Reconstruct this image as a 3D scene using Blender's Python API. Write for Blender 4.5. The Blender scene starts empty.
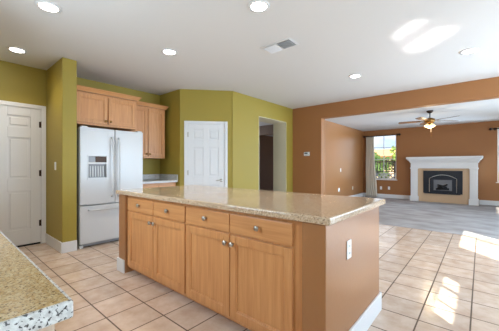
import bpy, bmesh, math, random
from mathutils import Vector, Matrix
random.seed(7)
PI = math.pi
scene = bpy.context.scene
col = scene.collection

# ------------------------------------------------------------------ camera, world, sun, window daylight and fill lamps, exposure
FPX = 271.0
cam_data = bpy.data.cameras.new('camera')
cam = bpy.data.objects.new('camera', cam_data)
col.objects.link(cam)
cam.location = (0, 0, 1.19)
cam.rotation_euler = (PI/2, 0, math.radians(40.505))
cam_data.sensor_width = 36
cam_data.lens = FPX/499*36
cam_data.shift_y = 0.0006
cam_data.clip_start = 0.02
cam_data.clip_end = 300
scene.camera = cam

vs = scene.view_settings
vs.view_transform = 'Standard'
vs.look = 'None'
vs.gamma = 1
vs.use_curve_mapping = False
vs.exposure = 1.45
scene.cycles.use_denoising = True
scene.cycles.max_bounces = 10
scene.cycles.diffuse_bounces = 5
scene.cycles.sample_clamp_indirect = 6

world = bpy.data.worlds.new('sky_world')
scene.world = world
world.use_nodes = True
wn = world.node_tree
wn.nodes.clear()
def wnode(t, **k):
    n = wn.nodes.new(t)
    for a, b in k.items(): setattr(n, a, b)
    return n
w_tc = wnode('ShaderNodeTexCoord')
w_sep = wnode('ShaderNodeSeparateXYZ')
wn.links.new(w_tc.outputs['Generated'], w_sep.inputs[0])
w_ramp = wnode('ShaderNodeValToRGB')
w_ramp.color_ramp.elements[0].position = 0.0
w_ramp.color_ramp.elements[0].color = (0.55, 0.70, 0.90, 1)
w_ramp.color_ramp.elements[1].position = 0.5
w_ramp.color_ramp.elements[1].color = (0.12, 0.30, 0.72, 1)
wn.links.new(w_sep.outputs['Z'], w_ramp.inputs[0])
w_map = wnode('ShaderNodeMapping')
w_map.inputs['Scale'].default_value = (1, 1, 2.6)
wn.links.new(w_tc.outputs['Generated'], w_map.inputs[0])
w_noise = wnode('ShaderNodeTexNoise')
w_noise.inputs['Scale'].default_value = 5.5
w_noise.inputs['Detail'].default_value = 6
wn.links.new(w_map.outputs[0], w_noise.inputs['Vector'])
w_cr = wnode('ShaderNodeValToRGB')
w_cr.color_ramp.elements[0].position = 0.46
w_cr.color_ramp.elements[1].position = 0.60
wn.links.new(w_noise.outputs[0], w_cr.inputs[0])
w_mix = wnode('ShaderNodeMixRGB')
w_mix.inputs[2].default_value = (0.95, 0.96, 1.0, 1)
wn.links.new(w_cr.outputs[0], w_mix.inputs[0])
wn.links.new(w_ramp.outputs[0], w_mix.inputs[1])
w_bg = wnode('ShaderNodeBackground')
w_bg.inputs['Strength'].default_value = 0.65
wn.links.new(w_mix.outputs[0], w_bg.inputs[0])
w_out = wnode('ShaderNodeOutputWorld')
wn.links.new(w_bg.outputs[0], w_out.inputs[0])

SUN_DIR = Vector((-1.397, 1.40, -1.0)).normalized()
sun_data = bpy.data.lights.new('sun', 'SUN')
sun_data.energy = 8.0
sun_data.angle = math.radians(0.25)
sun_data.color = (1.0, 0.93, 0.82)
sun = bpy.data.objects.new('sun', sun_data)
col.objects.link(sun)
sun.rotation_euler = SUN_DIR.to_track_quat('-Z', 'Y').to_euler()

def area_light(name, loc, direction, sx, sy, watts, color, spread=180):
    d = bpy.data.lights.new(name, 'AREA')
    d.shape = 'RECTANGLE'
    d.size = sx
    d.size_y = sy
    d.energy = watts
    d.color = color
    d.spread = math.radians(spread)
    o = bpy.data.objects.new(name, d)
    col.objects.link(o)
    o.location = loc
    o.rotation_euler = Vector(direction).to_track_quat('-Z', 'Y').to_euler()
    return o
DAY = (0.60, 0.80, 1.0)
DAYW = (0.66, 0.84, 1.0)
# daylight entering by the sliding door and the living room windows, plus added fill lamps
area_light('daylight_sliding_door', (2.52, 2.82, 1.15), (-1, 0, 0.05), 1.4, 1.9, 10, DAY)
area_light('fill_nook', (2.52, 4.75, 1.35), (-1, 0.0, 0.1), 2.0, 1.7, 54, DAY)  # added fill lamp; the wall behind it has no glazing
area_light('fill_behind_camera', (1.3, -0.54, 1.55), (-1, 0.62, 0.05), 1.6, 1.1, 20, DAYW, 150)  # added fill lamp behind the camera, lights the island side
area_light('fill_near_counter', (-2.3, -0.54, 1.65), (0.30, 1, -0.12), 1.7, 1.0, 19, DAYW, 150)  # added fill lamp over the near counter, in front of solid wall
# added narrow-beam lamps standing in for sun reflected onto the ceiling
for gx, gy, gl, gw, gp in ((-.48, 3.80, .62, .30, .15), (-.62, 3.36, .44, .18, .075)):
    g = area_light('glint_lamp', (gx+.630*2.2, gy-.631*2.2, 2.672-.451*2.2), (-.630, .631, .451), gl*.451, gw, gp, (1, .97, .92), 0.5)
    u_ = Vector((-.630, .631, .451)); s_ = Vector((.707, .707, 0)); v_ = u_.cross(s_)
    g.rotation_euler = Matrix((v_, s_, -u_)).transposed().to_euler()
area_light('daylight_living', (2.5, 8.0, 1.1), (-1, -0.5, 0), 3.0, 2.0, 42, DAY, 130)
area_light('daylight_living_far', (0.85, 10.8, 1.5), (-1.7, -1, 0), 0.85, 1.55, 16, DAY, 65)

# ------------------------------------------------------------------ materials
def mat_new(name):
    m = bpy.data.materials.new(name)
    m.use_nodes = True
    nt = m.node_tree
    return m, nt, nt.nodes['Principled BSDF']

def srgb(r, g, b):
    f = lambda c: (c/255/12.92) if c/255 <= 0.04045 else ((c/255+0.055)/1.055)**2.4
    return (f(r), f(g), f(b), 1)

def plain(name, c, rough=0.5, metal=0.0, spec=0.5, bump=0.0, bscale=200, emit=None, estr=0):
    m, nt, b = mat_new(name)
    b.inputs['Base Color'].default_value = c
    b.inputs['Roughness'].default_value = rough
    b.inputs['Metallic'].default_value = metal
    b.inputs['Specular IOR Level'].default_value = spec
    tc = nt.nodes.new('ShaderNodeTexCoord')
    n = nt.nodes.new('ShaderNodeTexNoise')
    n.inputs['Scale'].default_value = bscale
    n.inputs['Detail'].default_value = 3
    nt.links.new(tc.outputs['Object'], n.inputs['Vector'])
    mx = nt.nodes.new('ShaderNodeMixRGB')
    mx.blend_type = 'MULTIPLY'
    mx.inputs[0].default_value = 0.06
    mx.inputs[1].default_value = c
    nt.links.new(n.outputs[1], mx.inputs[2])
    nt.links.new(mx.outputs[0], b.inputs['Base Color'])
    if bump:
        bp = nt.nodes.new('ShaderNodeBump')
        bp.inputs['Strength'].default_value = bump
        bp.inputs['Distance'].default_value = 0.004
        nt.links.new(n.outputs[0], bp.inputs['Height'])
        nt.links.new(bp.outputs[0], b.inputs['Normal'])
    if emit:
        b.inputs['Emission Color'].default_value = emit
        b.inputs['Emission Strength'].default_value = estr
    return m

def paint(name, c, rough=0.5, bump=0.25, spec=0.5):
    return plain(name, c, rough, 0, spec, bump, 90)

def wood(name, c1, c2, axis='Z', rough=0.35, scale=1.0):
    m, nt, b = mat_new(name)
    tc = nt.nodes.new('ShaderNodeTexCoord')
    mp = nt.nodes.new('ShaderNodeMapping')
    s = [26, 26, 26]
    s['XYZ'.index(axis)] = 1.6
    mp.inputs['Scale'].default_value = [v*scale for v in s]
    nt.links.new(tc.outputs['Object'], mp.inputs[0])
    n = nt.nodes.new('ShaderNodeTexNoise')
    n.inputs['Scale'].default_value = 1.6
    n.inputs['Detail'].default_value = 6
    n.inputs['Distortion'].default_value = 0.6
    nt.links.new(mp.outputs[0], n.inputs['Vector'])
    r = nt.nodes.new('ShaderNodeValToRGB')
    r.color_ramp.elements[0].position = 0.3
    r.color_ramp.elements[0].color = c1
    r.color_ramp.elements[1].position = 0.72
    r.color_ramp.elements[1].color = c2
    nt.links.new(n.outputs[0], r.inputs[0])
    nt.links.new(r.outputs[0], b.inputs['Base Color'])
    b.inputs['Roughness'].default_value = rough
    return m

def granite(name, base, light, dark, rough=0.12, scale=1.0, spk=0.40):
    m, nt, b = mat_new(name)
    tc = nt.nodes.new('ShaderNodeTexCoord')
    n1 = nt.nodes.new('ShaderNodeTexNoise')
    n1.inputs['Scale'].default_value = 55*scale
    n1.inputs['Detail'].default_value = 4
    n1.inputs['Roughness'].default_value = 0.7
    nt.links.new(tc.outputs['Object'], n1.inputs['Vector'])
    r1 = nt.nodes.new('ShaderNodeValToRGB')
    r1.color_ramp.elements[0].position = 0.40
    r1.color_ramp.elements[0].color = base
    r1.color_ramp.elements[1].position = 0.62
    r1.color_ramp.elements[1].color = light
    nt.links.new(n1.outputs[0], r1.inputs[0])
    n2 = nt.nodes.new('ShaderNodeTexNoise')
    n2.inputs['Scale'].default_value = 95*scale
    n2.inputs['Detail'].default_value = 2
    nt.links.new(tc.outputs['Object'], n2.inputs['Vector'])
    r2 = nt.nodes.new('ShaderNodeValToRGB')
    r2.color_ramp.elements[0].position = spk-0.04
    r2.color_ramp.elements[0].color = (1, 1, 1, 1)
    r2.color_ramp.elements[1].position = spk
    r2.color_ramp.elements[1].color = (0, 0, 0, 1)
    nt.links.new(n2.outputs[0], r2.inputs[0])
    mx = nt.nodes.new('ShaderNodeMixRGB')
    mx.inputs[2].default_value = dark
    nt.links.new(r2.outputs[0], mx.inputs[0])
    nt.links.new(r1.outputs[0], mx.inputs[1])
    nt.links.new(mx.outputs[0], b.inputs['Base Color'])
    b.inputs['Roughness'].default_value = rough
    return m

def tile_floor(name):
    m, nt, b = mat_new(name)
    L = nt.links
    T, X0, Y0, G = 0.31, -0.06, 1.195, 0.0066
    geo = nt.nodes.new('ShaderNodeNewGeometry')
    sep = nt.nodes.new('ShaderNodeSeparateXYZ')
    L.new(geo.outputs['Position'], sep.inputs[0])
    def M(op, a, v=None, v2=None):
        n = nt.nodes.new('ShaderNodeMath')
        n.operation = op
        for i, x in enumerate((a, v, v2)):
            if x is None: continue
            if isinstance(x, (int, float)): n.inputs[i].default_value = x
            else: L.new(x, n.inputs[i])
        return n.outputs[0]
    masks, cells = [], []
    for out, o in (('X', X0), ('Y', Y0)):
        t = M('DIVIDE', M('SUBTRACT', sep.outputs[out], o), T)
        cells.append(M('FLOOR', t))
        fr = M('FRACT', t)
        d = M('MINIMUM', fr, M('SUBTRACT', 1.0, fr))
        masks.append(M('LESS_THAN', d, G/T*0.8))
    grout = M('MAXIMUM', masks[0], masks[1])
    cmb = nt.nodes.new('ShaderNodeCombineXYZ')
    L.new(cells[0], cmb.inputs[0]); L.new(cells[1], cmb.inputs[1])
    wnz = nt.nodes.new('ShaderNodeTexWhiteNoise')
    L.new(cmb.outputs[0], wnz.inputs['Vector'])
    n = nt.nodes.new('ShaderNodeTexNoise')
    n.inputs['Scale'].default_value = 7
    n.inputs['Detail'].default_value = 6
    n.inputs['Roughness'].default_value = 0.6
    L.new(geo.outputs['Position'], n.inputs['Vector'])
    r = nt.nodes.new('ShaderNodeValToRGB')
    r.color_ramp.elements[0].position = 0.3
    r.color_ramp.elements[0].color = TILE_A
    r.color_ramp.elements[1].position = 0.7
    r.color_ramp.elements[1].color = TILE_B
    L.new(n.outputs[0], r.inputs[0])
    hv = nt.nodes.new('ShaderNodeHueSaturation')
    L.new(r.outputs[0], hv.inputs['Color'])
    L.new(M('MULTIPLY_ADD', wnz.outputs[0], 0.14, 0.93), hv.inputs['Value'])
    mx = nt.nodes.new('ShaderNodeMixRGB')
    mx.inputs[2].default_value = srgb(96, 76, 60)
    L.new(grout, mx.inputs[0]); L.new(hv.outputs[0], mx.inputs[1])
    L.new(mx.outputs[0], b.inputs['Base Color'])
    L.new(M('MULTIPLY_ADD', grout, 0.5, 0.19), b.inputs['Roughness'])
    bp = nt.nodes.new('ShaderNodeBump')
    bp.inputs['Strength'].default_value = 0.35
    bp.inputs['Distance'].default_value = 0.003
    L.new(M('SUBTRACT', M('MULTIPLY', n.outputs[0], 0.15), grout), bp.inputs['Height'])
    L.new(bp.outputs[0], b.inputs['Normal'])
    return m

def carpet_mat(name):
    m, nt, b = mat_new(name)
    tc = nt.nodes.new('ShaderNodeTexCoord')
    n = nt.nodes.new('ShaderNodeTexNoise')
    n.inputs['Scale'].default_value = 2.2
    n.inputs['Detail'].default_value = 5
    mp = nt.nodes.new('ShaderNodeMapping')
    mp.inputs['Scale'].default_value = (0.9, 1.7, 1)
    nt.links.new(tc.outputs['Object'], mp.inputs[0])
    nt.links.new(mp.outputs[0], n.inputs['Vector'])
    r = nt.nodes.new('ShaderNodeValToRGB')
    r.color_ramp.elements[0].position = 0.35
    r.color_ramp.elements[0].color = srgb(156, 151, 150)
    r.color_ramp.elements[1].position = 0.65
    r.color_ramp.elements[1].color = srgb(182, 178, 178)
    nt.links.new(n.outputs[0], r.inputs[0])
    nt.links.new(r.outputs[0], b.inputs['Base Color'])
    b.inputs['Roughness'].default_value = 0.95
    b.inputs['Specular IOR Level'].default_value = 0.1
    n2 = nt.nodes.new('ShaderNodeTexNoise')
    n2.inputs['Scale'].default_value = 260
    nt.links.new(tc.outputs['Object'], n2.inputs['Vector'])
    bp = nt.nodes.new('ShaderNodeBump')
    bp.inputs['Strength'].default_value = 0.6
    bp.inputs['Distance'].default_value = 0.01
    nt.links.new(n2.outputs[0], bp.inputs['Height'])
    nt.links.new(bp.outputs[0], b.inputs['Normal'])
    return m

def glass_mat(name, gloss=0.06):
    m, nt, b = mat_new(name)
    nt.nodes.remove(b)
    out = nt.nodes['Material Output']
    t = nt.nodes.new('ShaderNodeBsdfTransparent')
    t.inputs[0].default_value = (0.97, 0.985, 0.98, 1)
    g = nt.nodes.new('ShaderNodeBsdfGlossy')
    g.inputs['Roughness'].default_value = 0.02
    mx = nt.nodes.new('ShaderNodeMixShader')
    mx.inputs[0].default_value = gloss
    nt.links.new(t.outputs[0], mx.inputs[1])
    nt.links.new(g.outputs[0], mx.inputs[2])
    nt.links.new(mx.outputs[0], out.inputs[0])
    return m

TILE_A = srgb(198, 171, 150)
TILE_B = srgb(221, 202, 186)
M = {
 'ceiling': paint('ceiling_paint', srgb(224, 224, 224), 0.9, 0.15, 0.2),
 'green': paint('olive_green_paint', srgb(163, 143, 60), 0.55, 0.2, 0.4),
 'brown': paint('caramel_brown_paint', srgb(162, 110, 66), 0.55, 0.2, 0.4),
 'brown_satin': plain('caramel_brown_satin_paint', srgb(162, 110, 66), 0.28, 0, 0.85, 0.12, 45),
 'white_trim': plain('white_trim_paint', srgb(228, 228, 229), 0.35, 0, 0.5),
 'hall': paint('dark_taupe_hall_paint', srgb(122, 100, 84), 0.5, 0.2, 0.4),
 'pale_maple': wood('pale_maple', srgb(196, 172, 150), srgb(216, 196, 176), 'Z'),
 'white_wall': paint('cream_wall_paint', srgb(214, 206, 178), 0.6, 0.2, 0.4),
 'tile': tile_floor('beige_ceramic_tile'),
 'carpet': carpet_mat('grey_carpet'),
 'maple': wood('maple_vertical_grain', srgb(192, 131, 80), srgb(212, 154, 100), 'Z'),
 'maple_h': wood('maple_horizontal_grain', srgb(192, 131, 80), srgb(212, 154, 100), 'X'),
 'gran_gold': granite('gold_granite', srgb(192, 156, 104), srgb(222, 200, 160), srgb(126, 100, 70), 0.2, 2.2, 0.42),
 'gran_edge': granite('rough_grey_granite_and_daylit_edge', srgb(196, 194, 192), srgb(226, 226, 224), srgb(72, 70, 70), 0.3, 1.5, 0.43),  # grey corner counter; also paints daylight onto the near counter's edge
 'gran_pink': granite('beige_granite', srgb(184, 154, 124), srgb(214, 194, 168), srgb(112, 88, 68), 0.10, 2.0, 0.41),
 'appliance': plain('white_appliance_enamel', srgb(208, 208, 209), 0.22, 0, 0.5, 0.05, 300),
 'appliance_grey': plain('grey_appliance_plastic', srgb(150, 152, 156), 0.4),
 'appliance_dark': plain('dark_appliance_gap', srgb(38, 38, 40), 0.5),
 'nickel': plain('brushed_nickel', srgb(196, 192, 186), 0.28, 1.0),
 'brass': plain('antique_brass', srgb(150, 110, 60), 0.3, 1.0),
 'black': plain('black_iron', srgb(26, 25, 26), 0.5, 0.3),
 'bronze': plain('dark_bronze', srgb(60, 42, 32), 0.4, 0.6),
 'plate': plain('white_switch_plastic', srgb(240, 240, 238), 0.35),
 'slot': plain('dark_slot', srgb(60, 58, 56), 0.6),
 'glass': glass_mat('window_glass'),
 'curtain': plain('beige_curtain_linen', srgb(224, 212, 194), 0.9, 0, 0.1, 0.3, 400),
 'surround': plain('beige_stone_tile', srgb(204, 172, 138), 0.4, 0, 0.5, 0.1, 12),
 'insert': plain('black_steel_fireplace', srgb(36, 38, 46), 0.4, 0.4),
 'ember': plain('grey_fibre_log', srgb(120, 108, 98), 0.9, 0, 0.2, 0.6, 40),
 'fireback': plain('smoke_grey_firebrick', srgb(120, 120, 124), 0.8, 0, 0.2, 0.4, 30),
 'blade': wood('fan_blade_walnut', srgb(120, 92, 74), srgb(146, 116, 94), 'X', 0.25),
 'lamp': plain('lamp_lens', srgb(255, 250, 240), 0.5, emit=(1, 0.95, 0.86, 1), estr=14),
 'fan_glass': plain('amber_frosted_glass', srgb(250, 226, 170), 0.4, emit=(1, 0.70, 0.32, 1), estr=0.6),
 'leaf': plain('green_leaf', srgb(58, 84, 36), 0.7, 0, 0.2, 0.5, 6),
 'leaf_light': plain('light_green_leaf', srgb(104, 126, 56), 0.7, 0, 0.2, 0.5, 6),
 'bark': plain('brown_bark', srgb(96, 76, 58), 0.9, 0, 0.1, 0.7, 12),
 'stucco': paint('tan_stucco', srgb(214, 186, 150), 0.9, 0.5),
 'roof': plain('clay_roof_tile', srgb(200, 150, 108), 0.8, 0, 0.2, 0.6, 8),
 'ground': plain('dry_ground', srgb(150, 140, 110), 0.95, 0, 0.1, 0.4, 5),
 'rubber': plain('black_rubber', srgb(22, 22, 24), 0.8),
}

for k_ in ('lamp', 'fan_glass'): M[k_].cycles.emission_sampling = 'NONE'

# ------------------------------------------------------------------ mesh helpers
class MB:
    """collects shapes into one mesh"""
    def __init__(self): self.bm = bmesh.new()
    def _bev(self, verts, bev, seg=2):
        if bev <= 0: return
        es = {e for v in verts for e in v.link_edges}
        bmesh.ops.bevel(self.bm, geom=list(es), offset=bev, segments=seg, affect='EDGES', profile=0.5)
    def box(self, x0, x1, y0, y1, z0, z1, bev=0.0, seg=2):
        r = bmesh.ops.create_cube(self.bm, size=1)
        for v in r['verts']:
            v.co = Vector((x0+(v.co.x+.5)*(x1-x0), y0+(v.co.y+.5)*(y1-y0), z0+(v.co.z+.5)*(z1-z0)))
        self._bev(r['verts'], bev, seg)
        return self
    def prism(self, pts, z0, z1, axis='Z', bev=0.0):
        """polygon pts swept from z0 to z1 along the axis"""
        def P(p, z):
            return {'Z': (p[0], p[1], z), 'X': (z, p[0], p[1]), 'Y': (p[0], z, p[1])}[axis]
        a = [self.bm.verts.new(P(p, z0)) for p in pts]
        b = [self.bm.verts.new(P(p, z1)) for p in pts]
        n = len(pts)
        self.bm.faces.new(a); self.bm.faces.new(b)
        for i in range(n): self.bm.faces.new((a[i], a[(i+1) % n], b[(i+1) % n], b[i]))
        self._bev(a+b, bev)
        return self
    def lathe(self, prof, c=(0, 0, 0), axis='Z', seg=24):
        """prof: (radius, height) pairs turned about an axis through c"""
        rings = []
        for r, h in prof:
            ring = []
            for k in range(seg):
                a = 2*PI*k/seg
                p, q = r*math.cos(a), r*math.sin(a)
                co = {'Z': (p, q, h), 'X': (h, p, q), 'Y': (p, h, q)}[axis]
                ring.append(self.bm.verts.new(Vector(co)+Vector(c)))
            rings.append(ring)
        for a, b in zip(rings, rings[1:]):
            for k in range(seg): self.bm.faces.new((a[k], a[(k+1) % seg], b[(k+1) % seg], b[k]))
        self.bm.faces.new(rings[0]); self.bm.faces.new(rings[-1])
        return self
    def tube(self, pts, r, seg=8):
        pts = [Vector(p) for p in pts]
        rings = []
        for i, p in enumerate(pts):
            d = (pts[min(i+1, len(pts)-1)]-pts[max(i-1, 0)]).normalized()
            u = d.orthogonal().normalized() if i == 0 else (u - d*u.dot(d)).normalized()
            w = d.cross(u)
            rr = r[i] if isinstance(r, (list, tuple)) else r
            rings.append([self.bm.verts.new(p+(u*math.cos(2*PI*k/seg)+w*math.sin(2*PI*k/seg))*rr) for k in range(seg)])
        for a, b in zip(rings, rings[1:]):
            for k in range(seg): self.bm.faces.new((a[k], a[(k+1) % seg], b[(k+1) % seg], b[k]))
        self.bm.faces.new(rings[0]); self.bm.faces.new(rings[-1])
        return self
    def move(self, mat):
        bmesh.ops.transform(self.bm, matrix=mat, verts=self.bm.verts)
        return self
    def build(self, name, mat, parent=None, smooth=False, loc=None, rotz=0):
        bmesh.ops.recalc_face_normals(self.bm, faces=self.bm.faces)
        me = bpy.data.meshes.new(name)
        self.bm.to_mesh(me); self.bm.free()
        mats = mat if isinstance(mat, (list, tuple)) else [mat]
        for m in mats: me.materials.append(m)
        if smooth:
            for p in me.polygons: p.use_smooth = True
        o = bpy.data.objects.new(name, me)
        col.objects.link(o)
        if parent: o.parent = parent
        if loc: o.location = loc
        o.rotation_euler.z = rotz
        return o

def thing(name, label, cat, loc=(0, 0, 0), rotz=0.0, group=None):
    o = bpy.data.objects.new(name, None)
    col.objects.link(o)
    o.empty_display_size = 0.1
    o.location = loc
    o.rotation_euler.z = rotz
    tag(o, label, cat, group)
    return o
def tag(o, label, cat, group=None, kind=None):
    o['label'] = label
    o['category'] = cat
    if group: o['group'] = group
    if kind: o['kind'] = kind
    return o
def struct(o, label=None, cat=None):
    o['kind'] = 'structure'
    if label: o['label'] = label
    if cat: o['category'] = cat
    return o
def copy_thing(o, parent=None):
    c = o.copy()
    col.objects.link(c)
    if parent: c.parent = parent
    for ch in list(o.children): copy_thing(ch, c)
    return c

R90 = PI/2
# ------------------------------------------------------------------ the setting: room shell
H, HL = 2.672, 2.53            # kitchen and living room ceilings
XW, XR, YB = -5.13, 2.6, -0.6  # left wall, right wall, back wall
YP = 6.1                       # brown wall with the wide opening
XP = -3.735                    # green wall with the passage
XL, YF = -3.48, 10.9           # living room left and far wall
PL, PR = (-4.416, 3.105), (-3.751, 3.857)

struct(MB().box(XW-.15, XR+.15, YB-.15, 5.93, -.12, 0).build('floor', M['tile']), 'beige ceramic tile kitchen floor', 'floor')
struct(MB().box(XL-.15, XR+.15, 5.93, YF+.15, -.12, 0.004).build('floor_carpet', M['carpet']), 'grey living room carpet', 'floor')
struct(MB().box(-7.2, XL-.15, 5.93, 12.2, -.12, 0.0).box(-7.2, XW-.15, 3.9, 5.93, -.12, 0).build('floor_hall', M['tile']), 'hall floor', 'floor')
struct(MB().box(XW-.15, XR+.15, YB-.15, YP+.2, H, H+.12).build('ceiling', M['ceiling']), 'white kitchen ceiling', 'ceiling')
struct(MB().box(XL-.15, XR+.15, YP+.2, YF+.15, HL, HL+.12).build('ceiling_living', M['ceiling']), 'white living room ceiling', 'ceiling')
struct(MB().box(-7.2, XP-.39, 3.9, 12.2, 2.5, 2.6).build('ceiling_hall', M['ceiling']), 'hall ceiling', 'ceiling')

# left wall with the garage door opening (door y 0.19..1.085)
D1Y0, D1Y1, D1H = 0.205, 1.085, 2.05
struct(MB().box(XW-.12, XW, YB-.12, D1Y0, 0, H).box(XW-.12, XW, D1Y1, 3.22, 0, H).box(XW-.12, XW, D1Y0, D1Y1, D1H, H)
       .build('wall_left', M['green']), 'olive green wall with white panel door', 'wall')
struct(MB().box(XW, -4.335, 1.15, 1.325, 0, H, .006).build('wall_stub', M['green']), 'green stub wall between door and refrigerator', 'wall')
struct(MB().box(XW, PL[0], PL[1], PL[1]+.12, 0, H).build('wall_pantry_side', M['green']), 'dark olive side wall of the pantry', 'wall')
# diagonal pantry wall, built along its own axis
dl = math.hypot(PR[0]-PL[0], PR[1]-PL[1])
da = math.atan2(PR[1]-PL[1], PR[0]-PL[0])
PD0, PD1, PDH = 0.135, 0.860, 2.005
struct(MB().box(0, PD0, 0, .12, 0, H).box(PD1, dl, 0, .12, 0, H).box(PD0, PD1, 0, .12, PDH, H)
       .build('wall_pantry', M['green'], loc=(PL[0], PL[1], 0), rotz=da), 'diagonal green pantry wall', 'wall')
# passage wall
QY0, QY1, QZ = 4.69, 5.80, 2.29
struct(MB().box(XP-.39, XP, PR[1], QY0, 0, H, .004).box(XP-.39, XP, QY1, YP+.2, 0, H, .004).box(XP-.39, XP, QY0-.01, QY1+.01, QZ, H)
       .build('wall_passage', M['green']), 'yellow green wall with a cased passage', 'wall')
# white lining of the passage
struct(MB().box(XP-.392, XP+.002, QY1-.012, QY1, 0, QZ).box(XP-.392, XP+.002, QY0, QY0+.012, 0, QZ).box(XP-.392, XP+.002, QY0, QY1, QZ-.012, QZ)
       .build('trim_1', M['white_wall']), 'cream lining of the passage', 'trim')
# brown wall with header over the wide opening
OX, OZ = -2.93, 2.345
struct(MB().box(XP, OX, YP, YP+.2, 0, H, .008).box(OX-.02, XR, YP, YP+.2, OZ, H, .008)
       .build('wall_far', M['brown']), 'brown wall and header over the wide opening', 'wall')
# living room walls
struct(MB().box(XL-.12, XL, YP+.2, YF+.12, 0, HL).build('wall_living_left', M['brown_satin']), 'brown left wall of the living room', 'wall')
W1 = (-3.15, -2.325, 0.69, 2.335)
W2 = (0.365, 1.25, 0.71, 2.33)
def wall_holes(mb, a0, a1, z0, z1, holes, put):
    """a wall from a0 to a1 and z0 to z1 with rectangular holes, put(a,b,c,d) adds a piece"""
    x = a0
    for (h0, h1, hz0, hz1) in sorted(holes):
        if h0 > x: put(x, h0, z0, z1)
        if hz0 > z0: put(h0, h1, z0, hz0)
        if hz1 < z1: put(h0, h1, hz1, z1)
        x = h1
    if x < a1: put(x, a1, z0, z1)
mb = MB(); wall_holes(mb, XL-.12, XR+.12, 0, HL, [W1, W2], lambda a, b, c, d: mb.box(a, b, YF, YF+.14, c, d))
struct(mb.build('wall_living_far', M['brown']), 'brown fireplace wall', 'wall')
WA = (2.13, 3.52, 0.05, 2.08)
WB = (-0.287, 0.68, 1.975, 2.105)
WC = (6.6, 8.25, 0.30, 1.67)
mb = MB(); wall_holes(mb, YB-.12, YF+.12, 0, H, [WA, WB, WC], lambda a, b, c, d: mb.box(XR, XR+.04, a, b, c, d))
struct(mb.build('wall_right', M['white_wall']), 'cream right wall with sliding door', 'wall')
mb = MB().box(XW, XR, YB-.12, YB, 0, H)
struct(mb.build('wall_back', M['green']), 'green back wall behind the near counter', 'wall')
# hall beyond the passage
struct(MB().box(-7.2, -7.1, 3.9, 12.2, 0, 2.5).build('wall_hall_left', M['hall']), 'hall left wall', 'wall')
struct(MB().box(-7.2, XL-.12, 12.1, 12.2, 0, 2.5).build('wall_hall_end', M['hall']), 'brown wall at the end of the hall', 'wall')
struct(MB().box(-7.2, XP-.39, 3.8, 3.9, 0, 2.5).build('wall_hall_near', M['hall']), 'hall near wall', 'wall')
struct(MB().box(-7.1, XL-.12, 7.0, 7.2, 2.2, 2.5).build('wall_hall_header', M['hall']), 'brown header across the hall', 'wall')

# baseboards
BH, BT = 0.145, 0.016
def bb(name, *boxes):
    mb = MB()
    for b in boxes: mb.box(*b, .004)
    return struct(mb.build(name, M['white_trim']), 'white baseboard', 'baseboard')
bb('baseboard_left', (XW, XW+BT, YB, D1Y0-.075, 0, BH), (XW, XW+BT, D1Y1+.06, 1.15, 0, BH))
bb('baseboard_stub', (XW+BT, -4.335+BT, 1.15-BT, 1.15, 0, BH), (-4.335, -4.335+BT, 1.15, 1.325+.0, 0, BH))
bb('baseboard_passage', (XP, XP+BT, PR[1]+.05, QY0, 0, BH), (XP, XP+BT, QY1, YP-BT, 0, BH))
bb('baseboard_far', (XP, OX, YP-BT, YP, 0, BH), (OX, OX+BT, YP-BT, YP+.2, 0, BH))
bb('baseboard_living_left', (XL, XL+BT, YP+.2, YF, 0, BH))
bb('baseboard_living_far', (XL+BT, -1.84, YF-BT, YF, 0, BH), (-0.04, XR, YF-BT, YF, 0, BH))
bb('baseboard_right', (XR-BT, XR, YB, WA[0], 0, BH), (XR-BT, XR, WA[1], YF-BT, 0, BH))

# six-panel doors -------------------------------------------------
def six_panel(name, w, h, t, rows, parent_loc, rotz, label, margin=.12, mid=.10):
    """slab with stiles, rails and six raised panels; front faces -Y, x from 0 to w"""
    mb = MB()
    rec = .016
    mb.box(0, w, rec, t, 0.008, h)
    xs = [0, margin, (w-mid)/2, (w+mid)/2, w-margin, w]
    for a, b in ((0, 1), (2, 3), (4, 5)): mb.box(xs[a], xs[b], 0, rec+.002, 0.008, h, .003, 1)
    zs = [0.008]
    for r in rows: zs += list(r)
    zs.append(h)
    for i in range(0, len(zs), 2):
        for a, b in ((1, 2), (3, 4)): mb.box(xs[a], xs[b], 0, rec+.002, zs[i], zs[i+1], .003, 1)
    for z0, z1 in rows:
        for a, b in ((1, 2), (3, 4)):
            mb.box(xs[a]+.028, xs[b]-.028, .003, rec+.004, z0+.028, z1-.028, .0075, 2)
    return struct(mb.build(name, M['white_trim'], loc=parent_loc, rotz=rotz), label, 'door')
rows = [(.235, .80), (.985, 1.585), (1.74, 1.905)]
d1 = six_panel('door_1', D1Y1-D1Y0-.016, D1H-.014, .04, rows, (XW-.004, D1Y0+.008, 0.018), R90, 'white six-panel door in the olive wall at left')
d2 = six_panel('door_2', PD1-PD0-.014, PDH-.012, .035, [(.23, .82), (.98, 1.54), (1.70, 1.89)],
               (PL[0]+math.cos(da)*(PD0+.007)-math.sin(da)*.003, PL[1]+math.sin(da)*(PD0+.007)+math.cos(da)*.003, .006), da, 'white six-panel pantry door in the diagonal wall', .11, .10)
def hinge(parent, x, z, m):
    return MB().box(x-.012, x+.012, -.006, .004, z-.045, z+.045, .002).lathe([(.006, -.05), (.006, .05)], (x+.012, -.008, z), seg=8).build('hinge', m, parent)
for z in (.30, 1.06, 1.80): hinge(d1, D1Y1-D1Y0-.016-.006, z, M['bronze'])
for z in (.3, 1.05, 1.79): hinge(d2, .004, z, M['nickel'])
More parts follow.
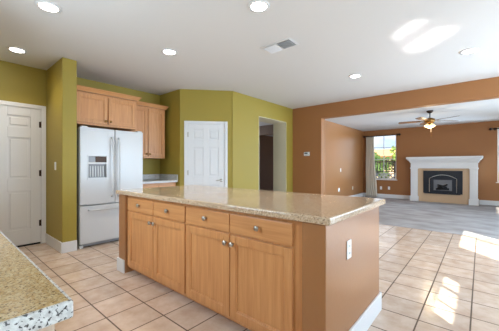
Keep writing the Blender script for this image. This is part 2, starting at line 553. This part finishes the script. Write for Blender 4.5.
def lever(parent, x, z, s, m):
    mb = MB().lathe([(.031, -.012), (.031, -.002), (.026, 0)], (x, 0, z), 'Y')
    mb.lathe([(.011, -.05), (.011, -.01)], (x, 0, z), 'Y', 12)
    mb.tube([(x, -.048, z), (x+s*.03, -.052, z), (x+s*.07, -.05, z-.004), (x+s*.105, -.046, z-.006)], [.011, .011, .009, .007], 10)
    return mb.build('door_handle', m, parent, True)
lever(d2, PD1-PD0-.014-.06, .90, -1, M['nickel'])
lever(d1, .07, .95, 1, M['nickel'])
# threshold sweep of door 1
struct(MB().box(XW-.07, XW-.004, D1Y0, D1Y1, 0, .02).build('door_1_threshold', M['rubber']), 'dark sill under the left door', 'threshold')
# door casings
def casing(name, w, h, loc, rotz, cw=.06):
    mb = MB()
    mb.box(-cw, -.002, -.013, 0, 0, h+cw, .004).box(w+.002, w+cw, -.013, 0, 0, h+cw, .004).box(-.004, w+.004, -.013, 0, h+.002, h+cw, .004)
    mb.box(-.004, .006, -.002, .11, 0, h+.004).box(w-.006, w+.004, -.002, .11, 0, h+.004).box(0, w, -.002, .11, h-.006, h+.004)
    return struct(mb.build(name, M['white_trim'], loc=loc, rotz=rotz), 'white door casing', 'door casing')
casing('trim_2', D1Y1-D1Y0, D1H, (XW, D1Y0, 0), R90)
casing('trim_3', PD1-PD0, PDH, (PL[0]+math.cos(da)*PD0, PL[1]+math.sin(da)*PD0, 0), da, .056)

# windows ---------------------------------------------------------
def window(name, w, h, loc, rotz, nv, nh, label, depth=.06, bars=.02, sill=True, fr=.035):
    """front faces -Y, x 0..w, z 0..h; nv / nh list bar positions as fractions"""
    mb = MB()
    mb.box(0, fr, 0, depth, 0, h).box(w-fr, w, 0, depth, 0, h).box(fr, w-fr, 0, depth, 0, fr).box(fr, w-fr, 0, depth, h-fr, h)
    for f, bw in nv: mb.box(f*w-bw/2, f*w+bw/2, .015, .04, fr, h-fr)
    for f, bw in nh: mb.box(fr, w-fr, .016, .041, f*h-bw/2, f*h+bw/2)
    o = struct(mb.build(name, M['white_trim'], loc=loc, rotz=rotz), label, 'window')
    MB().box(fr, w-fr, .026, .030, fr, h-fr).build('pane', M['glass'], o)
    if sill: MB().box(-.03, w+.03, -.09, .0, -.03, -.002, .006).build('sill', M['white_trim'], o)
    return o
window('window_1', W1[1]-W1[0], W1[3]-W1[2], (W1[0], YF+.05, W1[2]), 0, [(.47, .022)], [(.45, .03), (.72, .02)], 'living room window looking on railing and trees')
window('window_2', W2[1]-W2[0], W2[3]-W2[2], (W2[0], YF+.05, W2[2]), 0, [(.5, .025)], [(.55, .04)], 'living room window right of the fireplace')
# right wall glazing: local -Y turned to face -X
window('window_3', WA[1]-WA[0], WA[3]-WA[2], (XR, WA[1], WA[2]), -R90, [(1-(3.06-WA[0])/(WA[1]-WA[0]), .05)], [], 'sliding glass door on the right', .04, sill=False, fr=.012)
window('window_4', WB[1]-WB[0], WB[3]-WB[2], (XR, WB[1], WB[2]), -R90, [(1-(.36+.287)/.967, .05), (1-(0+.287)/.967, .012)], [], 'transom window on the right', .04, sill=False, fr=.004)
window('window_5', WC[1]-WC[0], WC[3]-WC[2], (XR, WC[1], WC[2]), -R90, [(.5, .06)], [(.86, .06)], 'living room side window', .04, sill=False, fr=.012)

w6 = struct(MB().box(.45, .49, YB, YB+.03, .95, 2.15).box(2.11, 2.15, YB, YB+.03, .95, 2.15).box(.49, 2.11, YB, YB+.03, .95, .99).box(.49, 2.11, YB, YB+.03, 2.11, 2.15).build('added_window_6', M['white_trim']), 'added unseen window frame with closed blind behind the camera', 'window')  # unseen frame on solid wall, added to go with the fill lamp
w7 = struct(MB().box(-3.2, -3.16, YB, YB+.03, 1.1, 2.2).box(-1.44, -1.4, YB, YB+.03, 1.1, 2.2).box(-3.16, -1.44, YB, YB+.03, 1.1, 1.14).box(-3.16, -1.44, YB, YB+.03, 2.16, 2.2).build('added_window_7', M['white_trim']), 'added unseen window frame with closed blind above the near counter', 'window')  # second added frame, out of view, backs the near counter fill
MB().box(-3.16, -1.44, YB, YB+.012, 1.14, 2.16).build('added_blind', M['curtain'], w7)  # belongs to the added frame, no opening behind
MB().box(.49, 2.11, YB, YB+.012, .99, 2.11).build('added_blind', M['curtain'], w6)  # closes the added frame behind the camera

# ------------------------------------------------------------------ kitchen island
IX0, IX1 = -3.148, -0.64
IY0, IY1 = 1.385, 2.40
CT = 0.914
# drywalled half wall that wraps the cabinets: two stubs and a back
struct(MB().box(IX0, -2.995, IY0, IY1, 0, .868, .006).box(-.785, IX1, IY0, IY1, 0, .868, .006).box(-2.997, -.783, IY1-.13, IY1, 0, .868)
       .build('wall_island', M['brown_satin']), 'brown drywall half wall around the island cabinets', 'wall')
bb('baseboard_island', (IX1, IX1+BT, IY0-BT, IY1+BT, 0, BH), (IX0-BT, IX0, IY0-BT, IY1+BT, 0, BH), (IX0, IX1, IY1, IY1+BT, 0, BH),
   (IX0, -3.0, IY0-BT, IY0, 0, BH), (-.78, IX1, IY0-BT, IY0, 0, BH))
tag(MB().box(-3.175, -.605, 1.36, 2.46, .870, CT, .010, 3).build('island_countertop', M['gran_pink']),
    'long beige granite countertop covering the kitchen island', 'countertop')

def shaker(mb, x0, x1, z0, z1, y, fw=.058, t=.020, rec=.012):
    mb.box(x0, x0+fw, y, y+t, z0, z1, .003, 1).box(x1-fw, x1, y, y+t, z0, z1, .003, 1)
    mb.box(x0+fw-.001, x1-fw+.001, y+.0006, y+t, z0, z0+fw, .003, 1).box(x0+fw-.001, x1-fw+.001, y+.0006, y+t, z1-fw, z1, .003, 1)
    mb.box(x0+fw-.006, x1-fw+.006, y+rec, y+t-.002, z0+fw-.006, z1-fw+.006)
    # small ogee step round the panel
    s = .010
    mb.box(x0+fw-.001, x0+fw+s, y+.004, y+t-.003, z0+fw-.001, z1-fw+.001, .002, 1).box(x1-fw-s, x1-fw+.001, y+.004, y+t-.003, z0+fw-.001, z1-fw+.001, .002, 1)
    mb.box(x0+fw, x1-fw, y+.0045, y+t-.003, z0+fw-.001, z0+fw+s, .002, 1).box(x0+fw, x1-fw, y+.0045, y+t-.003, z1-fw-s, z1-fw+.001, .002, 1)
    return mb
def knob(parent, x, y, z, m=None):
    mb = MB().lathe([(.006, 0), (.006, -.014), (.0175, -.016), (.0195, -.022), (.016, -.029), (.004, -.031)], (x, y, z), 'Y', 16)
    return mb.build('knob', m or M['nickel'], parent, True)
def base_cabinet(name, w, depth, hgt, loc, rotz, label, cols, toe=.06, toe_in=.075, dz0=.09, drz=(.705, .842), dtop=.690, knobs=True):
    """front of doors at local y=0, carcass behind"""
    t = thing(name, label, 'cabinet', loc, rotz, None)
    MB().box(0, w, .020, depth, toe, hgt, .002, 1).build('body', M['maple'], t)
    MB().box(.002, w-.002, toe_in+.02, depth-.02, 0, toe+.001).build('toe_kick', M['maple_h'], t)
    for i, (a, b) in enumerate(cols):
        d = shaker(MB(), a, b, dz0, dtop, 0).build('door', M['maple'], t)
        knob(d, (b-.030) if i % 2 == 0 else (a+.030), 0, dtop-.062)
        dr = MB().box(a, b, 0, .020, drz[0], drz[1], .004, 2).build('drawer', M['maple_h'], t)
        knob(dr, (a+b)/2, 0, (drz[0]+drz[1])/2+.004)
    return t
YD = 1.402
c1 = base_cabinet('base_cabinet', 1.070, .84, .866, (-2.993, YD, 0), 0,
    'left island base cabinet with two drawers and two doors, toward the refrigerator', [(.020, .548), (.558, 1.062)])
c2 = base_cabinet('base_cabinet', 1.134, .84, .866, (-1.921, YD, 0), 0,
    'right island base cabinet with two drawers and two doors, beside the outlet wall', [(.008, .528), (.536, 1.060)])

def outlet(name, loc, rotz, label, cat, kind='outlet', w=.072, h=.116, group=None):
    t = thing(name, label, cat, loc, rotz, group)
    MB().box(-w/2, w/2, -.006, 0, -h/2, h/2, .003).build('cover_plate', M['plate'], t)
    if kind == 'outlet':
        for s in (-1, 1):
            r = MB().box(-.016, .016, -.008, -.004, s*.022-.014, s*.022+.014, .003).build('socket', M['plate'], t)
            MB().box(-.008, -.005, -.0085, -.007, s*.022-.006, s*.022+.006).box(.005, .008, -.0085, -.007, s*.022-.006, s*.022+.006).build('slot', M['slot'], r)
    else:
        n = 2 if kind == 'double' else 1
        for k in range(n):
            x = 0 if n == 1 else (-.023 if k == 0 else .023)
            MB().box(x-.016, x+.016, -.010, -.004, -.032, .032, .003).build('rocker', M['plate'], t)
    return t
outlet('wall_outlet', (IX1, 1.719, .66), R90, 'white outlet on the brown end wall of the island', 'outlet')
outlet('light_switch', (-4.645, 1.15, 1.187), 0, 'white light switch on the green stub wall beside the left door', 'light switch', 'single')

# ------------------------------------------------------------------ near counter
ct = thing('countertop', 'gold speckled granite countertop in the near left corner', 'countertop', (-2.12, YB, .877))
MB().box(-1.48, 1.474, 0, .785, 0, CT-.877, .003).build('slab', M['gran_gold'], ct)
e_ = MB().box(1.470, 1.482, 0, .790, 0, CT-.8772, .005, 3).box(-1.48, 1.471, .781, .790, 0, CT-.8772, .004, 3).build('edge', M['gran_edge'], ct)  # same stone as the slab; daylight on it is put into the colour
e_['label'] = 'granite edge with dark specks, coloured pale grey as if daylit'
t = thing('base_cabinet', 'pale maple cabinet end below the near gold granite countertop', 'cabinet', (-.675, YB+.02, 0), R90)
MB().box(0, .75, .018, 2.9, .09, .876).build('body', M['pale_maple'], t)
shaker(MB(), .004, .742, .10, .868, 0, .05).build('end_panel', M['pale_maple'], t)
MB().box(.0, .69, .06, 2.9, 0, .09).build('toe_kick', M['maple_h'], t)

# ------------------------------------------------------------------ refrigerator
FY0, FW = 1.362, .945
fr = thing('refrigerator', 'white french-door refrigerator with bottom freezer beside the green stub wall', 'refrigerator', (-4.33, FY0, 0), R90)
SP = .487   # split between the doors
MB().box(.012, FW-.012, .085, .72, .02, 1.735, .006).build('body', M['appliance'], fr)
MB().box(.03, FW-.03, .05, .09, .015, .075).build('base_grille', M['appliance_grey'], fr)
MB().box(.0, .05, .02, .10, 0, .045, .006).build('foot', M['appliance'], fr)
MB().box(FW-.05, FW, .02, .10, 0, .045, .006).build('foot', M['appliance'], fr)
def fridge_handle(parent, x, z0, z1):
    n = 14
    pts = [(x, -.004, z0), (x, -.03, z0+.01)] + [(x, -.045-.022*math.sin(PI*k/n), z0+.02+(z1-z0-.04)*k/n) for k in range(n+1)] + [(x, -.03, z1-.01), (x, -.004, z1)]
    return MB().tube(pts, .013, 10).build('handle', M['appliance'], parent, True)
# left door with a hole for the dispenser niche
nx0, nx1, nz0, nz1 = .105, .365, .995, 1.34
mb = MB()
mb.box(0, nx0, 0, .08, .625, 1.75, .012).box(nx1, SP-.004, 0, .08, .625, 1.75, .012)
mb.box(nx0-.02, nx1+.02, 0.0005, .08, .625, nz0, .0).box(nx0-.02, nx1+.02, 0.0005, .08, nz1, 1.75, .0)
mb.box(nx0-.01, nx1+.01, .06, .079, nz0-.01, nz1+.01)
ld = mb.build('door', M['appliance'], fr)
fridge_handle(ld, SP-.05, .72, 1.62)
dp = MB().box(nx0, nx1, -.004, .004, nz0-.012, nz0+.02, .003).box(nx0-.012, nx0+.006, -.004, .006, nz0-.012, nz1+.012, .003).box(nx1-.006, nx1+.012, -.004, .006, nz0-.012, nz1+.012, .003)\
    .box(nx0, nx1, -.004, .006, nz1-.01, nz1+.012, .003).box(nx0, nx1, -.004, .02, 1.215, 1.24, .003).build('dispenser', M['appliance'], ld)
MB().box(nx0+.10, nx1-.004, -.002, .03, 1.243, nz1-.012, .003).build('display', M['bronze'], ld)
MB().box(nx0+.004, nx0+.098, -.001, .03, 1.243, nz1-.012, .003).build('keypad', M['appliance_grey'], ld)
MB().box(nx0+.004, nx1-.004, .045, .058, nz0+.02, 1.214).build('niche', M['appliance_grey'], ld)
mb = MB()
for k in range(6): mb.box(nx0+.03+k*.036, nx0+.046+k*.036, .025, .045, nz0+.03, 1.19, .003)
mb.build('paddle', M['appliance'], ld)
rd = MB().box(SP+.004, FW, 0, .08, .625, 1.75, .012).build('door', M['appliance'], fr)
fridge_handle(rd, SP+.05, .72, 1.62)
fz = MB().box(0, FW, 0, .08, .06, .607, .012).build('freezer_drawer', M['appliance'], fr)
n = 14
MB().tube([(.11, -.004, .545), (.115, -.03, .545)] + [(.125+(FW-.25)*k/n, -.04-.02*math.sin(PI*k/n), .545) for k in range(n+1)] + [(FW-.115, -.03, .545), (FW-.11, -.004, .545)], .013, 10).build('handle', M['appliance'], fz, True)
MB().box(.02, .10, .0, .10, 1.735, 1.765, .006).build('hinge_cover', M['appliance'], fr)
MB().box(FW-.10, FW-.02, .0, .10, 1.735, 1.765, .006).build('hinge_cover', M['appliance'], fr)

# ------------------------------------------------------------------ wall cabinets
def crown(mb, x0, x1, depth, z, proj=.055, h=.062, left=False, right=True):
    """crown moulding along the front, with returns; front at y=0"""
    prof = [(0, 0), (-.012, 0), (-.016, .012), (-.030, .030), (-proj+.008, h-.012), (-proj, h-.010), (-proj, h), (0, h)]
    a0, a1 = x0-(proj if left else 0), x1+(proj if right else 0)
    v0, v1 = [], []
    for y, zz in prof:
        v0.append(mb.bm.verts.new((x0+(y if left else 0), y, z+zz)))
        v1.append(mb.bm.verts.new((x1-(y if right else 0), y, z+zz)))
    k = len(prof)
    for i in range(k): mb.bm.faces.new((v0[i], v0[(i+1) % k], v1[(i+1) % k], v1[i]))
    mb.bm.faces.new(v0); mb.bm.faces.new(v1)
    if right:
        a = [mb.bm.verts.new((x1-y, y, z+zz)) for y, zz in prof]
        b = [mb.bm.verts.new((x1-y, depth, z+zz)) for y, zz in prof]
        for i in range(k): mb.bm.faces.new((a[i], a[(i+1) % k], b[(i+1) % k], b[i]))
        mb.bm.faces.new(a); mb.bm.faces.new(b)
    mb.box(x0, x1, .0, depth, z+h-.012, z+h)
    return mb
def wall_cabinet(w, h, depth, loc, rotz, label, cols, bot=.03, top=.035, right=True, rightproj=.055, kz=.05):
    t = thing('wall_cabinet', label, 'cabinet', loc, rotz)
    MB().box(0, w, .020, depth, 0, h, .002, 1).build('body', M['maple'], t)
    for i, (a, b) in enumerate(cols):
        d = shaker(MB(), a, b, bot, h-top, 0, .052).build('door', M['maple'], t)
        knob(d, (b-.028) if i % 2 == 0 else (a+.028), 0, bot+kz, M['brass'])
    crown(MB(), 0, w, depth, h, rightproj, right=right).build('crown_moulding', M['maple_h'], t)
    return t
wall_cabinet(.955, .49, .64, (-4.48, 1.328, 1.808), R90, 'maple wall cabinet with two wide doors above the refrigerator', [(.035, .470), (.485, .925)])
wall_cabinet(.715, .970, .35, (-4.775, 2.300, 1.335), R90, 'taller maple wall cabinet with two narrow doors right of the refrigerator', [(.012, .338), (.350, .690)], rightproj=.05)

# base unit right of the refrigerator
t = base_cabinet('base_cabinet', .755, .58, .872, (-4.51, 2.335, 0), R90, 'small maple base cabinet in the corner right of the refrigerator', [(.012, .372), (.382, .742)], toe=.09, dz0=.12)
ct = thing('countertop', 'short white-edged countertop in the corner right of the refrigerator', 'countertop', (-4.475, 2.325, .873), R90)
MB().box(0, .778, 0, .653, 0, .041, .008).build('slab', M['gran_edge'], ct)
MB().box(0, .778, .633, .653, .042, .145, .004).box(.758, .778, .0, .634, .042, .145, .004).build('backsplash', M['gran_edge'], ct)

# ------------------------------------------------------------------ ceiling fittings
def downlight(x, y, label):
    t = thing('recessed_light', label, 'ceiling light', (x, y, H), 0, 'recessed ceiling lights')
    MB().lathe([(.072, -.003), (.078, -.010), (.100, -.008), (.104, 0), (.072, 0)], seg=32).build('trim_ring', M['white_trim'], t, True)
    MB().lathe([(.073, -.004), (.073, -.001)], seg=32).build('lens', M['lamp'], t)
    d = bpy.data.lights.new('recessed_lamp', 'AREA')
    d.shape = 'DISK'; d.size = .14; d.energy = DL_W; d.color = (1, 0.90, 0.76); d.spread = math.radians(115)
    o = bpy.data.objects.new('recessed_lamp', d)
    col.objects.link(o); o.parent = t; o.location = (0, 0, -.02)
    return t
DL_W = 1.6
for x, y, l in ((-3.065, .705, 'recessed ceiling light nearest the camera above the counter, at top left'),
                (-4.515, .704, 'recessed ceiling light in front of the left panel door'),
                (-3.083, 2.005, 'recessed ceiling light above the refrigerator end of the island'),
                (-1.569, 1.970, 'recessed ceiling light above the island, at the top edge of the photo'),
                (-1.581, 4.531, 'recessed ceiling light nearest the brown header, left of the pair'),
                (-.118, 4.501, 'recessed ceiling light at far right beside the sun glint')):
    downlight(x, y, l)

# ceiling register
t = thing('ceiling_vent', 'white rectangular air register in the ceiling above the island', 'vent', (-1.895, 2.79, H))
MB().box(-.21, .21, -.118, -.09, -.008, 0, .003).box(-.21, .21, .09, .118, -.008, 0, .003).box(-.21, -.185, -.09, .09, -.008, 0, .003).box(.185, .21, -.09, .09, -.008, 0, .003).box(-.008, .008, -.09, .09, -.008, 0).build('frame', M['white_trim'], t)
MB().box(-.186, .186, -.091, .091, -.002, -.0005).build('backing', M['slot'], t)
for (x0, x1, ang) in ((-.18, -.010, -52), (.012, .182, 62)):
    mb = MB(); k = 9
    for i in range(k):
        c = x0+(x1-x0)*(i+.5)/k
        s = MB().box(-.011, .011, -.09, .09, -.0006, .0006)
        s.move(Matrix.Translation((c, 0, -.011)) @ Matrix.Rotation(math.radians(ang), 4, 'Y'))
        me = bpy.data.meshes.new('tmp'); s.bm.to_mesh(me); s.bm.free(); mb.bm.from_mesh(me); bpy.data.meshes.remove(me)
    mb.build('louver', M['white_trim'], t)

# ------------------------------------------------------------------ brown wall fittings
t = thing('thermostat', 'white thermostat on the brown wall left of the wide opening', 'thermostat', (-3.316, YP, 1.486))
MB().box(-.075, .075, -.028, 0, -.048, .048, .008).build('housing', M['plate'], t)
MB().box(-.055, .030, -.030, -.026, .0, .032, .002).build('display', M['slot'], t)
MB().box(.042, .062, -.031, -.026, -.03, -.015, .002).box(-.05, .03, -.030, -.026, -.034, -.024, .002).build('button', M['appliance_grey'], t)
outlet('light_switch', (XL, 8.65, 1.05), R90, 'white light switch on the living room left wall', 'light switch', 'single')
outlet('wall_outlet', (XL, 8.50, .42), R90, 'wider white outlet low on the living room left wall, nearer the opening', 'outlet', 'outlet', .115)
outlet('wall_outlet', (XL, 9.74, .40), R90, 'narrow white outlet low on the living room left wall, nearer the curtain', 'outlet')
outlet('wall_outlet', (-2.843, YF, .365), 0, 'left white outlet under the living room window, nearer the curtain', 'outlet')
outlet('wall_outlet', (-2.570, YF, .372), 0, 'right white outlet under the living room window, nearer the fireplace', 'outlet')

# ------------------------------------------------------------------ fireplace
fp = thing('fireplace', 'white mantelpiece with beige stone surround on the brown living room wall', 'fireplace', (-.945, YF, 0))
fx = lambda x: x+.945
MY = -.33
mb = MB()
# shelf: stepped crown
for (z0, z1, ov) in ((1.285, 1.33, .015), (1.33, 1.37, .04), (1.37, 1.41, .075), (1.41, 1.485, .11)):
    mb.box(fx(-1.83)-ov, fx(-.06)+ov, MY-ov, -.0, z0, z1, .008)
mb.build('mantel_shelf', M['white_trim'], fp)
MB().box(fx(-1.82), fx(-.07), MY, 0, 1.105, 1.286, .004).box(fx(-1.60), fx(-.29), MY-.006, MY+.01, 1.145, 1.255, .004).build('frieze', M['white_trim'], fp)
for a, b in ((-1.82, -1.62), (-.262, -.07)):
    p = MB().box(fx(a), fx(b), MY, 0, .17, 1.106, .004).box(fx(a)+.03, fx(b)-.03, MY-.006, MY+.01, .22, 1.06, .004).build('pilaster', M['white_trim'], fp)
    MB().box(fx(a)-.022, fx(b)+.022, MY-.022, 0, 0, .172, .005).build('plinth', M['white_trim'], p)
    MB().box(fx(a)-.016, fx(b)+.016, MY-.016, 0, 1.085, 1.13, .005).build('capital', M['white_trim'], p)
MB().box(fx(-1.622), fx(-.26), MY+.07, 0, 0, 1.106).build('tile_surround', M['surround'], fp)
ins = thing('fireplace_insert', 'black steel fireplace insert with arched glass front inside the white mantel', 'fireplace insert', (-.945, YF+MY+.07, 0))
MB().box(fx(-1.46), fx(-.43), -.045, -.0, .30, 1.03, .006).build('faceplate', M['insert'], ins)
def arch(x0, x1, z0, zs, rise, y, w):
    n = 20
    pts = [(x0, y, z0), (x0, y, zs)]
    for k in range(1, n): 
        s = k/n
        pts.append((x0+(x1-x0)*s, y, zs+rise*(1-(2*s-1)**2)))
    return pts + [(x1, y, zs), (x1, y, z0)]
dpts = [(p[0], p[2]) for p in arch(fx(-1.285), fx(-.575), .345, .78, .12, 0, 0)]
MB().prism(dpts, -.075, -.044, 'Y').build('arched_door', M['insert'], ins)
MB().tube(arch(fx(-1.285), fx(-.575), .345, .78, .12, -.078, 0), .010, 6).build('arch_trim', M['nickel'], ins)
MB().box(fx(-1.17), fx(-.69), -.080, -.074, .40, .74, .002).build('firebox_view', M['fireback'], ins)
mb = MB()
mb.tube([(fx(-1.10), -.10, .44), (fx(-.93), -.11, .46), (fx(-.76), -.10, .45)], [.03, .036, .028], 9)
mb.tube([(fx(-1.05), -.105, .50), (fx(-.90), -.11, .54), (fx(-.80), -.10, .60)], [.026, .03, .02], 9)
mb.tube([(fx(-.82), -.105, .49), (fx(-.95), -.11, .55), (fx(-1.06), -.10, .58)], [.026, .026, .018], 9)
mb.build('log', M['black'], ins, True)
MB().box(fx(-1.46)+.03, fx(-.43)-.05, -.060, -.044, .282, .315, .004).build('lower_louver', M['insert'], ins)

# ------------------------------------------------------------------ curtain and rods
def curtain(x0t, x1t, x0b, x1b, zt, zb, y, n=6, amp=.035):
    mb = MB(); nu, nv = n*10, 24
    rows_ = []
    for j in range(nv+1):
        s = j/nv
        row = []
        for i in range(nu+1):
            u = i/nu
            a, b = x0t+(x0b-x0t)*s, x1t+(x1b-x1t)*s
            am = amp*(.75+.4*s)
            row.append(mb.bm.verts.new((a+(b-a)*u+.008*math.sin(9*s+u*7), y+am*math.cos(2*PI*n*u)+.01*math.sin(5*s+3*u), zt+(zb-zt)*s)))
        rows_.append(row)
    for a, b in zip(rows_, rows_[1:]):
        for i in range(nu): mb.bm.faces.new((a[i], a[i+1], b[i+1], b[i]))
    bmesh.ops.recalc_face_normals(mb.bm, faces=mb.bm.faces)
    bmesh.ops.solidify(mb.bm, geom=mb.bm.faces[:], thickness=.004)
    return mb
cu = curtain(-3.36, -3.09, -3.36, -2.96, 2.285, .03, YF-.10).build('curtain', M['curtain'], None, True)
tag(cu, 'beige floor-length curtain hanging at the left of the living room window', 'curtain')
def rod(x0, x1, z, label):
    t = thing('curtain_rod', label, 'curtain rod', ((x0+x1)/2, YF-.10, z))
    w = (x1-x0)/2
    MB().lathe([(.014, -w+.04), (.014, w-.04)], axis='X', seg=12).build('rod', M['bronze'], t, True)
    for s in (-1, 1):
        MB().lathe([(.014, s*(w-.045)), (.030, s*(w-.035)), (.042, s*(w-.005)), (.030, s*(w+.025)), (.006, s*(w+.035))], axis='X', seg=12).build('finial', M['bronze'], t, True)
        MB().box(s*(w-.10)-.012, s*(w-.10)+.012, .0, .10, -.012, .012, .003).box(s*(w-.10)-.02, s*(w-.10)+.02, .092, .10, -.04, .04, .003).build('bracket', M['bronze'], t)
    return t
rod(-3.42, -2.20, 2.305, 'dark curtain rod above the window left of the fireplace')
rod(.215, 1.40, 2.285, 'dark curtain rod at the right edge, right of the fireplace')

# ------------------------------------------------------------------ ceiling fan
FX, FYY = -.945, 7.85
fan = thing('ceiling_fan', 'brass ceiling fan with brown blades and lit amber glass shades in the living room', 'ceiling fan', (FX, FYY, HL))
MB().lathe([(.07, 0), (.07, -.02), (.05, -.05), (.02, -.065)], seg=20).build('canopy', M['bronze'], fan, True)
MB().lathe([(.012, -.20), (.012, -.05)], seg=10).build('downrod', M['bronze'], fan)
MB().lathe([(.02, -.17), (.06, -.185), (.105, -.205), (.115, -.25), (.10, -.29), (.06, -.31), (.04, -.32)], seg=28).build('motor_housing', M['brass'], fan, True)
for k in range(5):
    a = math.radians(40.5+72*k)
    mb = MB(); n = 10
    out = [(.19, -.045), (.24, -.058), (.60, -.068), (.66, -.055), (.68, 0), (.66, .055), (.60, .068), (.24, .058), (.19, .045)]
    mb.prism(out, -.004, .004)
    mb.move(Matrix.Rotation(a, 4, 'Z') @ Matrix.Translation((0, 0, -.245)) @ Matrix.Rotation(math.radians(12), 4, 'X'))
    b = mb.build('blade', M['blade'], fan)
    mb = MB().box(.09, .23, -.018, .018, -.004, .004, .002).box(.19, .25, -.035, .035, -.008, -.004, .002)
    mb.move(Matrix.Rotation(a, 4, 'Z') @ Matrix.Translation((0, 0, -.250)) @ Matrix.Rotation(math.radians(12), 4, 'X'))
    mb.build('blade_bracket', M['brass'], b)
MB().lathe([(.035, -.315), (.065, -.325), (.07, -.345), (.03, -.37)], seg=20).build('light_fitter', M['brass'], fan, True)
for k in range(4):
    a = math.radians(45+90*k)
    prof = [(.022, 0), (.034, -.02), (.052, -.055), (.066, -.085), (.070, -.09), (.060, -.085), (.030, -.03)]
    mb = MB().lathe(prof, seg=18)
    mb.move(Matrix.Translation((0, 0, -.335)) @ Matrix.Rotation(a, 4, 'Z') @ Matrix.Translation((.048, 0, .01)) @ Matrix.Rotation(math.radians(-26), 4, 'Y') @ Matrix.Scale(.85, 4))
    mb.build('lamp_shade', M['fan_glass'], fan, True)
d = bpy.data.lights.new('fan_lamp', 'POINT'); d.energy = 6; d.color = (1, .80, .52); d.shadow_soft_size = .08; d.specular_factor = 0.1
o = bpy.data.objects.new('fan_lamp', d); col.objects.link(o); o.parent = fan; o.location = (0, 0, -.47)
MB().tube([(.03, -.02, -.36), (.03, -.02, -.62)], .0035, 6).lathe([(.002, 0), (.008, -.012), (.008, -.03), (.002, -.045)], (.03, -.02, -.62), seg=10).build('pull_chain', M['brass'], fan)

# hall lamp
d = bpy.data.lights.new('hall_daylight', 'AREA'); d.energy = 14; d.size = 1.2; d.color = (.75, .86, 1)
o = bpy.data.objects.new('hall_daylight', d); col.objects.link(o); o.location = (-7.0, 6.0, 1.5); o.rotation_euler = Vector((1, .9, 0)).to_track_quat('-Z', 'Y').to_euler()

# ------------------------------------------------------------------ outside the windows
struct(MB().box(-40, 40, YF+.3, 90, -.5, -.3).box(XR+.4, 40, -30, YF+.3, -.5, -.3).build('ground', M['ground']), 'dry ground outside', 'ground')
ra = thing('railing', 'black metal railing with vertical bars outside the living room window', 'railing', (-3.9, 13.6, -.3))
MB().box(-1.6, 2.2, -.03, .03, 1.65, 1.71).box(-1.6, 2.2, -.02, .02, 1.20, 1.24).build('rail', M['black'], ra)
for k in range(30):
    x = -1.55+k*.125
    MB().box(x-.018, x+.018, -.018, .018, 1.20, 1.68).build('baluster', M['black'], ra)
for x in (-1.6, -.35, .92, 2.2): MB().box(x-.03, x+.03, -.03, .03, 0, 1.75, .004).build('post', M['black'], ra)
la = thing('lattice_panel', 'white diamond lattice panel below the black railing outside the window', 'lattice', (-3.9, 13.52, -.36))
mb = MB()
for s in (-1, 1):
    for k in range(-4, 26):
        x = -1.6+k*.19
        a, b = (x, .82), (x+s*.36, 1.20)
        if min(a[0], b[0]) < -1.6 or max(a[0], b[0]) > 2.2: continue
        mb.prism([(a[0]-.036, a[1]), (a[0]+.036, a[1]), (b[0]+.036, b[1]), (b[0]-.036, b[1])], -.006+s*.005, .003+s*.005, 'Y')
mb.build('lattice', M['white_trim'], la)
MB().box(-1.6, 2.2, -.02, .02, 1.19, 1.22).box(-1.6, 2.2, -.02, .02, 0, .82).build('lattice_frame', M['white_trim'], la)

def tree(loc, h, r, mat, label, seed):
    rnd = random.Random(seed)
    t = thing('tree', label, 'tree', loc, 0, 'trees outside the window')
    MB().tube([(0, 0, 0), (.05*r, 0, h*.3), (-.03*r, .05, h*.6)], [.09*r, .07*r, .03*r], 8).build('trunk', M['bark'], t, True)
    mb = MB()
    for k in range(900):
        d = Vector((rnd.gauss(0, 1), rnd.gauss(0, 1), rnd.gauss(0, 1))).normalized()
        p = Vector((0, 0, h*.62))+Vector((d.x*r, d.y*r, d.z*h*.40))*(rnd.random()**.35)*(.8+.3*math.sin(5*d.x+3*d.z+seed))
        u = Vector((rnd.gauss(0, 1), rnd.gauss(0, 1), rnd.gauss(0, 1))).normalized()*r*.13
        v = u.orthogonal().normalized()*r*.08
        q = [mb.bm.verts.new(p+a) for a in (u, v, -u, -v)]
        mb.bm.faces.new(q)
    o = mb.build('foliage', mat, t)
    return t
tree((-4.95, 18.5, -.4), 2.45, .85, M['leaf'], 'dark green bush behind the middle of the railing outside the window', 1)
tree((-4.35, 21.5, -.4), 3.1, .85, M['leaf_light'], 'taller light green tree at the right of the window view', 2)
tree((-5.9, 20, -.4), 2.4, .8, M['leaf'], 'low green bush at the left of the window view beside the curtain', 3)
ho = thing('house', 'tan neighbouring house with clay roof beyond the trees outside the window', 'house', (-11.5, 42, -.4))
MB().box(-7, 5, 0, 8, 0, 3.0).build('wall', M['stucco'], ho)
MB().prism([(-.6, 2.95), (8.6, 2.95), (4.0, 4.2)], -7.6, 5.6, 'X').build('roof', M['roof'], ho)
